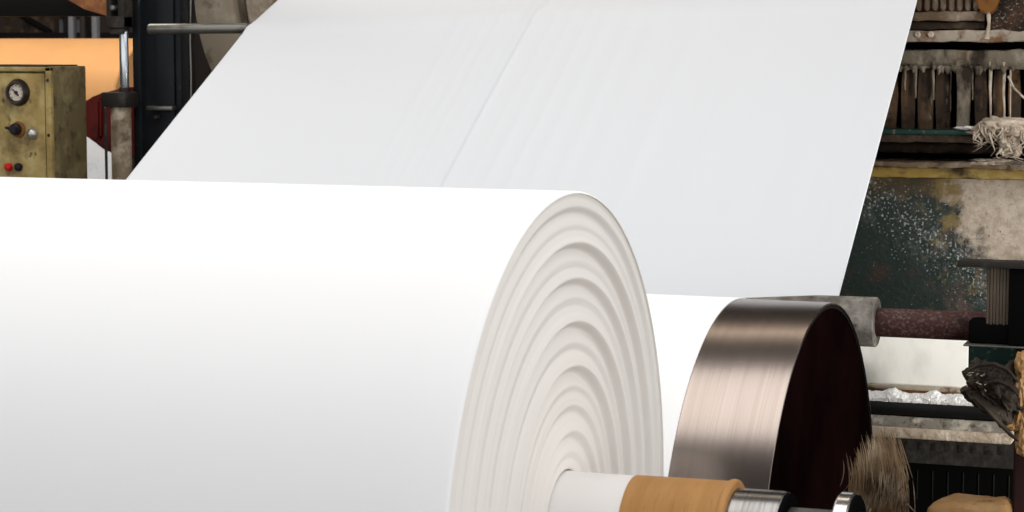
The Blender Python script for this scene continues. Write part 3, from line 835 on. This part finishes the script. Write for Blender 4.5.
# bearing housing with shelf at the end of the guide roll's shaft
bh = thing('bearing_housing', 'black bearing housing with a steel shelf on top at right edge', 'housing', (at(1010, 345, 7.1).x, 7.25, 0))
sY = 7.05
bm = BM(); xl = at(957, 262, sY).x; xr = xl + .55
zt, zb = at(990, 261.5, sY).z, at(990, 268, sY).z
box(bm, xl, xr, sY, sY + .075, zb, zt, .003); obj('shelf', bm, M['cast'], bh, label='dark steel shelf plate')
bm = BM(); x0, x1 = at(985, 300, sY).x, at(1008, 300, sY).x
zt2, zb2 = zb, at(1000, 346, sY).z
for k in range(7):
    box(bm, x0 + (x1 - x0) * k / 7 + .0003, x0 + (x1 - x0) * (k + 1) / 7 - .0003, sY + .03 - .002 * (k % 2), sY + .07, at(990, 326, sY).z, zt2, .003)
obj('ribbed_cover', bm, M['ribbrown'], bh, label='brown ribbed cover')
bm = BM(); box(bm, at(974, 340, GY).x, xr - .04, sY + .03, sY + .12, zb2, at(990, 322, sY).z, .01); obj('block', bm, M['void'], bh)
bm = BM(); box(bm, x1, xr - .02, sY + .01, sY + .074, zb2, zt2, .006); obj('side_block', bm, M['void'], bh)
bm = BM(); box(bm, at(963, 345, sY).x, xr - .05, sY + .0, sY + .10, zb2 - .006, zb2, .002); obj('sole_plate', bm, M['rod_grey'], bh, label='thin bright sole plate')
bm = BM(); box(bm, x1 + .02, xr - .03, sY + .06, sY + .3, 0, zb2 - .014, .006); obj('post', bm, M['redpost'], bh)
rail_bm = BM(); box(rail_bm, at(969, 360, sY + .28).x, xr, sY + .26, sY + .33, at(990, 392, sY + .28).z, zb2 - .012, .004); obj('skirt_plate', rail_bm, M['green'], bh, label='dark green skirt plate')

# cream plate, rim, pipe, bars
PY = 7.95
bm = BM(); xl, xr = -2.2, at(968, 360, PY).x
bm2 = box(bm, xl, xr, PY, PY + .02, at(920, 387, PY).z, at(920, 326, PY).z, .002)
cp_ = thing('cream_plate', 'cream white plate below the red-brown shaft', 'plate', ((xl + xr) / 2, PY, at(920, 396, PY).z))
obj('plate', bm, M['white_plate'], cp_)
bm = BM(); box(bm, xl, xr - .002, PY - .02, PY + .02, at(920, 390, PY).z, at(920, 386, PY).z, .004); obj('rim', bm, M['rim'], cp_, label='crusted beige rim')
bm = BM(); box(bm, xl, xr, PY + .005, PY + .03, at(920, 402, PY).z, at(920, 389, PY).z, .003); obj('lower_strip', bm, M['rust_beam'], cp_, label='rusty brown strip')
bm = BM(); box(bm, -2.15, -2.05, PY + .02, PY + .08, 0, at(920, 386, PY).z, .004); obj('leg', bm, M['blackm'], cp_)
bm = BM(); box(bm, xr - .07, xr - .01, PY + .03, PY + .09, 0, at(920, 392, PY).z, .004); obj('leg', bm, M['blackm'], cp_)

TY = 7.72
q = at(930, 408, TY); pr_ = .040
pp_ = thing('pulp_pipe', 'black pipe heaped with white pulp along its top', 'pipe', (-1.6, TY, q.z - pr_))
xr = at(997, 408, TY).x
bm = BM(); rod(bm, (-2.2, TY, q.z), (xr, TY, q.z), pr_, 40); obj('pipe', bm, M['pipe'], pp_)
bm = BM()
nxs, nas = 460, 30
g_ = []
for i in range(nxs + 1):
    x = -2.2 + (xr - .01 + 2.2) * i / nxs
    row = []
    for j in range(nas + 1):
        a = math.radians(26 + 132 * j / nas)
        edge = min(1, min(j, nas - j) / 3)
        lump = .010 * max(0, noise.noise(Vector((x * 7, 4, a)))) + .010 * (fbm((x * 45, a * 4, 1), 1, 4) * .5 + .5)
        pk = sum(h * math.exp(-((x - at(pxk, 400, TY).x) / .026) ** 2) for pxk, h in ((893, .017), (934, .015), (957, .006)))
        r = pr_ - .004 + edge * (.006 + lump + pk * max(0, math.sin(a)) ** 3) + edge * random.uniform(-.0022, .0022)
        row.append(g_v := bm.verts.new((x, TY - r * math.cos(a), q.z + r * math.sin(a))))
    g_.append(row)
for A, B in zip(g_, g_[1:]):
    for j in range(nas): bm.faces.new((A[j], A[j + 1], B[j + 1], B[j]))
so_ = obj('pulp_heap', bm, M['pulp_wh'], pp_, ang=70, label='white crumbly pulp')

QY = 7.66
bm = BM(); xr = at(1012, 430, QY).x
zt, zb = at(940, 420, QY).z, at(940, 441, QY).z
fb = thing('floured_bar', 'square beige bar dusted with pulp under the black pipe', 'bar', (-1.7, QY, zb))
box(bm, -2.2, xr, QY + .012, QY + .09, zb + .034, zt, .006)
obj('upper_face', bm, M['bar'], fb)
bm = BM(); box(bm, -2.2, xr, QY, QY + .095, zb, zb + .038, .010); obj('lower_lip', bm, M['pulp'], fb, label='paler beige lower lip')
zt2, zb2 = at(945, 443, QY).z, at(945, 468, QY).z
db = thing('toothed_bar', 'dark toothed bar under the square beige bar', 'bar', (-1.7, QY, zb2))
bm = BM(); xr2 = at(1016, 450, QY).x; box(bm, -2.2, xr2, QY + .05, QY + .20, zb2, zt2, .006); obj('bar_body', bm, M['bar_dk'], db)
bm = BM()
x = -2.15
while x < xr2 - .03:
    box(bm, x, x + .036, QY + .0485, QY + .06, zb2 + .045, zt2 - .008, .006); x += .046
obj('teeth', bm, M['bar_dk'], db)
rp = thing('rib_panel', 'black panel with faint upright ribs near the bottom right', 'panel', (-1.7, QY + .2, 0))
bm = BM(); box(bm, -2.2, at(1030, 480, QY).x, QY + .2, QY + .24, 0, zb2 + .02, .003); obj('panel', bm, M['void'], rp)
for k in range(8):
    qx = at(902 + 15.3 * k, 475, QY + .2).x
    bm = BM(); box(bm, qx - .003, qx + .003, QY + .197, QY + .205, zb2 - .16, zb2 - .05, .003); obj('rib', bm, M['blackm'], rp)

# tan block at the bottom
tY = 6.9
bm = BM()
xl, xr = at(925, 508, tY).x, at(1009, 508, tY).x
ztan = at(965, 503, tY).z
nu = 40
ring = []
box(bm, xl, xr, tY, tY + .17, ztan - .3, ztan, .03, 3)
bmesh.ops.subdivide_edges(bm, edges=[e for e in bm.edges if e.calc_length() > .1], cuts=14, use_grid_fill=True)
for v in bm.verts:
    if v.co.z > ztan - .2: v.co.z += .012 * fbm(v.co, 9) - .010 * max(0, (xl + .09 - v.co.x) / .09) * 2
tag(obj('tan_bale', bm, M['tan'], org=((xl + xr) / 2, tY + .12, ztan - .3)), 'tan brown bale top at the bottom edge, right', 'bale')
bm = BM(); box(bm, xl, xr, tY, tY + .17, ztan - .34, ztan - .3, .006); box(bm, xl + .05, xl + .1, tY + .05, tY + .15, 0, ztan - .34, .004); box(bm, xr - .1, xr - .05, tY + .05, tY + .15, 0, ztan - .34, .004)
tag(obj('bale_stand', bm, M['blackm'], org=((xl + xr) / 2, tY + .12, 0)), 'black stand under the tan bale', 'stand')

# crumpled sack
sY2 = 6.95
c_ = at(992, 392, sY2)
bm = BM()
g = bmesh.ops.create_icosphere(bm, subdivisions=6, radius=1)
for v in g['verts']:
    d = v.co.copy()
    fold = .20 * math.sin(5 * d.z + 4 * d.x + 2 * fbm(d, 1.3)) + .34 * abs(fbm(d * 1.7, 1, 4)) + .10 * fbm(d * 5, 1, 3)
    k = .85 + fold * .8
    w = 1 - .45 * max(0, -d.z)
    v.co = Vector((d.x * .095 * k * w + .06 * max(0, -d.z), d.y * .07 * k, d.z * .105 * k)) + c_
sack = thing('crumpled_sack', 'crumpled dark brown sack right of the cream plate', 'sack', (c_.x, sY2, c_.z - .1))
obj('bag', bm, M['sack'], sack)
for pts in ([(968, 371), (980, 365), (994, 364), (1008, 370), (1018, 382)], [(984, 383), (998, 381), (1010, 386), (1019, 396)], [(974, 398), (984, 407), (996, 419), (1010, 434), (1018, 441)]):
    bm = BM(); tube(bm, [at(x, y, sY2 - .075) for x, y in pts], lambda t: .0055 * math.sin(PI * (.1 + .8 * t)) + .002, 10); obj('fold', bm, M['sack'], sack)
rnd = random.Random(4)
for k in range(9):  # pale strands drawn in place of whitish glints on the sack
    p = at(970 + rnd.uniform(-3, 16), 380 + rnd.uniform(-8, 14), sY2 - .085)
    bm = BM(); tube(bm, [p, p + Vector((rnd.uniform(-.012, .012), -.004, rnd.uniform(-.006, .006))), p + Vector((rnd.uniform(-.016, .016), 0, rnd.uniform(-.010, .010)))], .0010, 5)
    obj('glint_strand', bm, M['pulp'], sack, label='pale strand standing in for a glint')

# tan rag on the right edge
bm = BM()
for k, (px, py, rx, rz) in enumerate(((1022, 366, .028, .042), (1021, 392, .024, .055), (1021, 418, .026, .05), (1012, 424, .05, .02), (1023, 440, .03, .05))):
    blob(bm, at(px, py, 6.95), rx * .8, .03, rz, .35, 2.0, 4, 20 + k)
tag(obj('tan_rag', bm, M['tan'], org=at(1021, 400, 6.85)), 'frayed tan rag bunched at the right edge beside the sack', 'rag')

# post at the bottom right
q = at(1022, 470, 6.98)
bm = BM(); box(bm, q.x - .024, q.x + .10, 6.98, 7.06, 0, at(1022, 415, 6.98).z, .005)
tag(obj('red_brown_post', bm, M['redpost'], org=(q.x, 7.0, 0)), 'dark red-brown post in the bottom right corner', 'post')

# straw tuft hanging off the drum's side
bm = BM()
rnd = random.Random(11)
for k in range(1000):
    u = rnd.random()
    Y = 5.62 + .19 * rnd.random()
    t0 = rnd.uniform(0, .75) ** 1.1; t1 = t0 + rnd.uniform(.25, .5)
    j = rnd.gauss(0, 4.0); w1 = rnd.gauss(0, 5)
    P = []
    for i in range(8):
        t = t0 + (t1 - t0) * i / 7
        x = 850 + 40 * u - (36 - 54 * u) * t * (.4 + .6 * t) + 12 * math.sin(PI * t) * (1 - .5 * u) + j + w1 * (i / 7) ** 2
        y = 426 + 34 * (1 - u) ** 2 + 104 * t
        P.append(at(x, y, Y - .06 * math.sin(t * PI)))
    rad = rnd.uniform(.0006, .0018)
    tube(bm, P, lambda t, rad=rad: rad * (1.05 - .9 * abs(2 * t - 1) ** 2), 4)
tag(obj('straw_tuft', bm, M['straw'], org=at(870, 500, 5.8), ang=80), 'shaggy tuft of straw-brown fibres hanging beside the drum end', 'fibre tuft')

# ------------------------------------------------------------------ light
def area(name, loc, rot, sx, sy_, power, col=(1, 1, 1)):
    l = bpy.data.lights.new(name, 'AREA'); l.shape = 'RECTANGLE'; l.size = sx; l.size_y = sy_
    l.energy = power; l.color = col
    o = bpy.data.objects.new(name, l); C.objects.link(o); o.location = loc; o.rotation_euler = rot
    return o


area('skylight', (-2.3, 5.1, 6.6), (0, 0, 0), 10.0, 3.3, 300, (1.0, .985, .96))
area('back_lamp', (-3.0, 9.7, 6.6), (0, 0, 0), 6.0, .9, 45, (1.0, .86, .70))
l = bpy.data.lights.new('plate_fill_spot', 'SPOT'); l.energy = 560; l.spot_size = math.radians(33); l.spot_blend = .5; l.shadow_soft_size = .25; l.color = (1.0, .95, .88)  # added spot that brightens cream plate and crust, no such lamp seen
o = bpy.data.objects.new('plate_fill_spot', l); C.objects.link(o); o.location = (2.6, 6.2, .85)
o.rotation_euler = (Vector((-1.4, 8.1, 1.7)) - o.location).to_track_quat('-Z', 'Y').to_euler()
area('hall_lamp', (-8.5, 10.5, 6.8), (0, 0, 0), 4.0, 2.0, 290, (1.0, .93, .84))

w = bpy.data.worlds.new('hall_light'); sc.world = w; w.use_nodes = True
bg = w.node_tree.nodes['Background']
bg.inputs['Color'].default_value = (.985, .985, 1.0, 1); bg.inputs['Strength'].default_value = 1.4

sc.view_settings.view_transform = 'Standard'
sc.view_settings.look = 'None'
sc.view_settings.gamma = 1
sc.view_settings.use_curve_mapping = False
sc.view_settings.exposure = 0.22
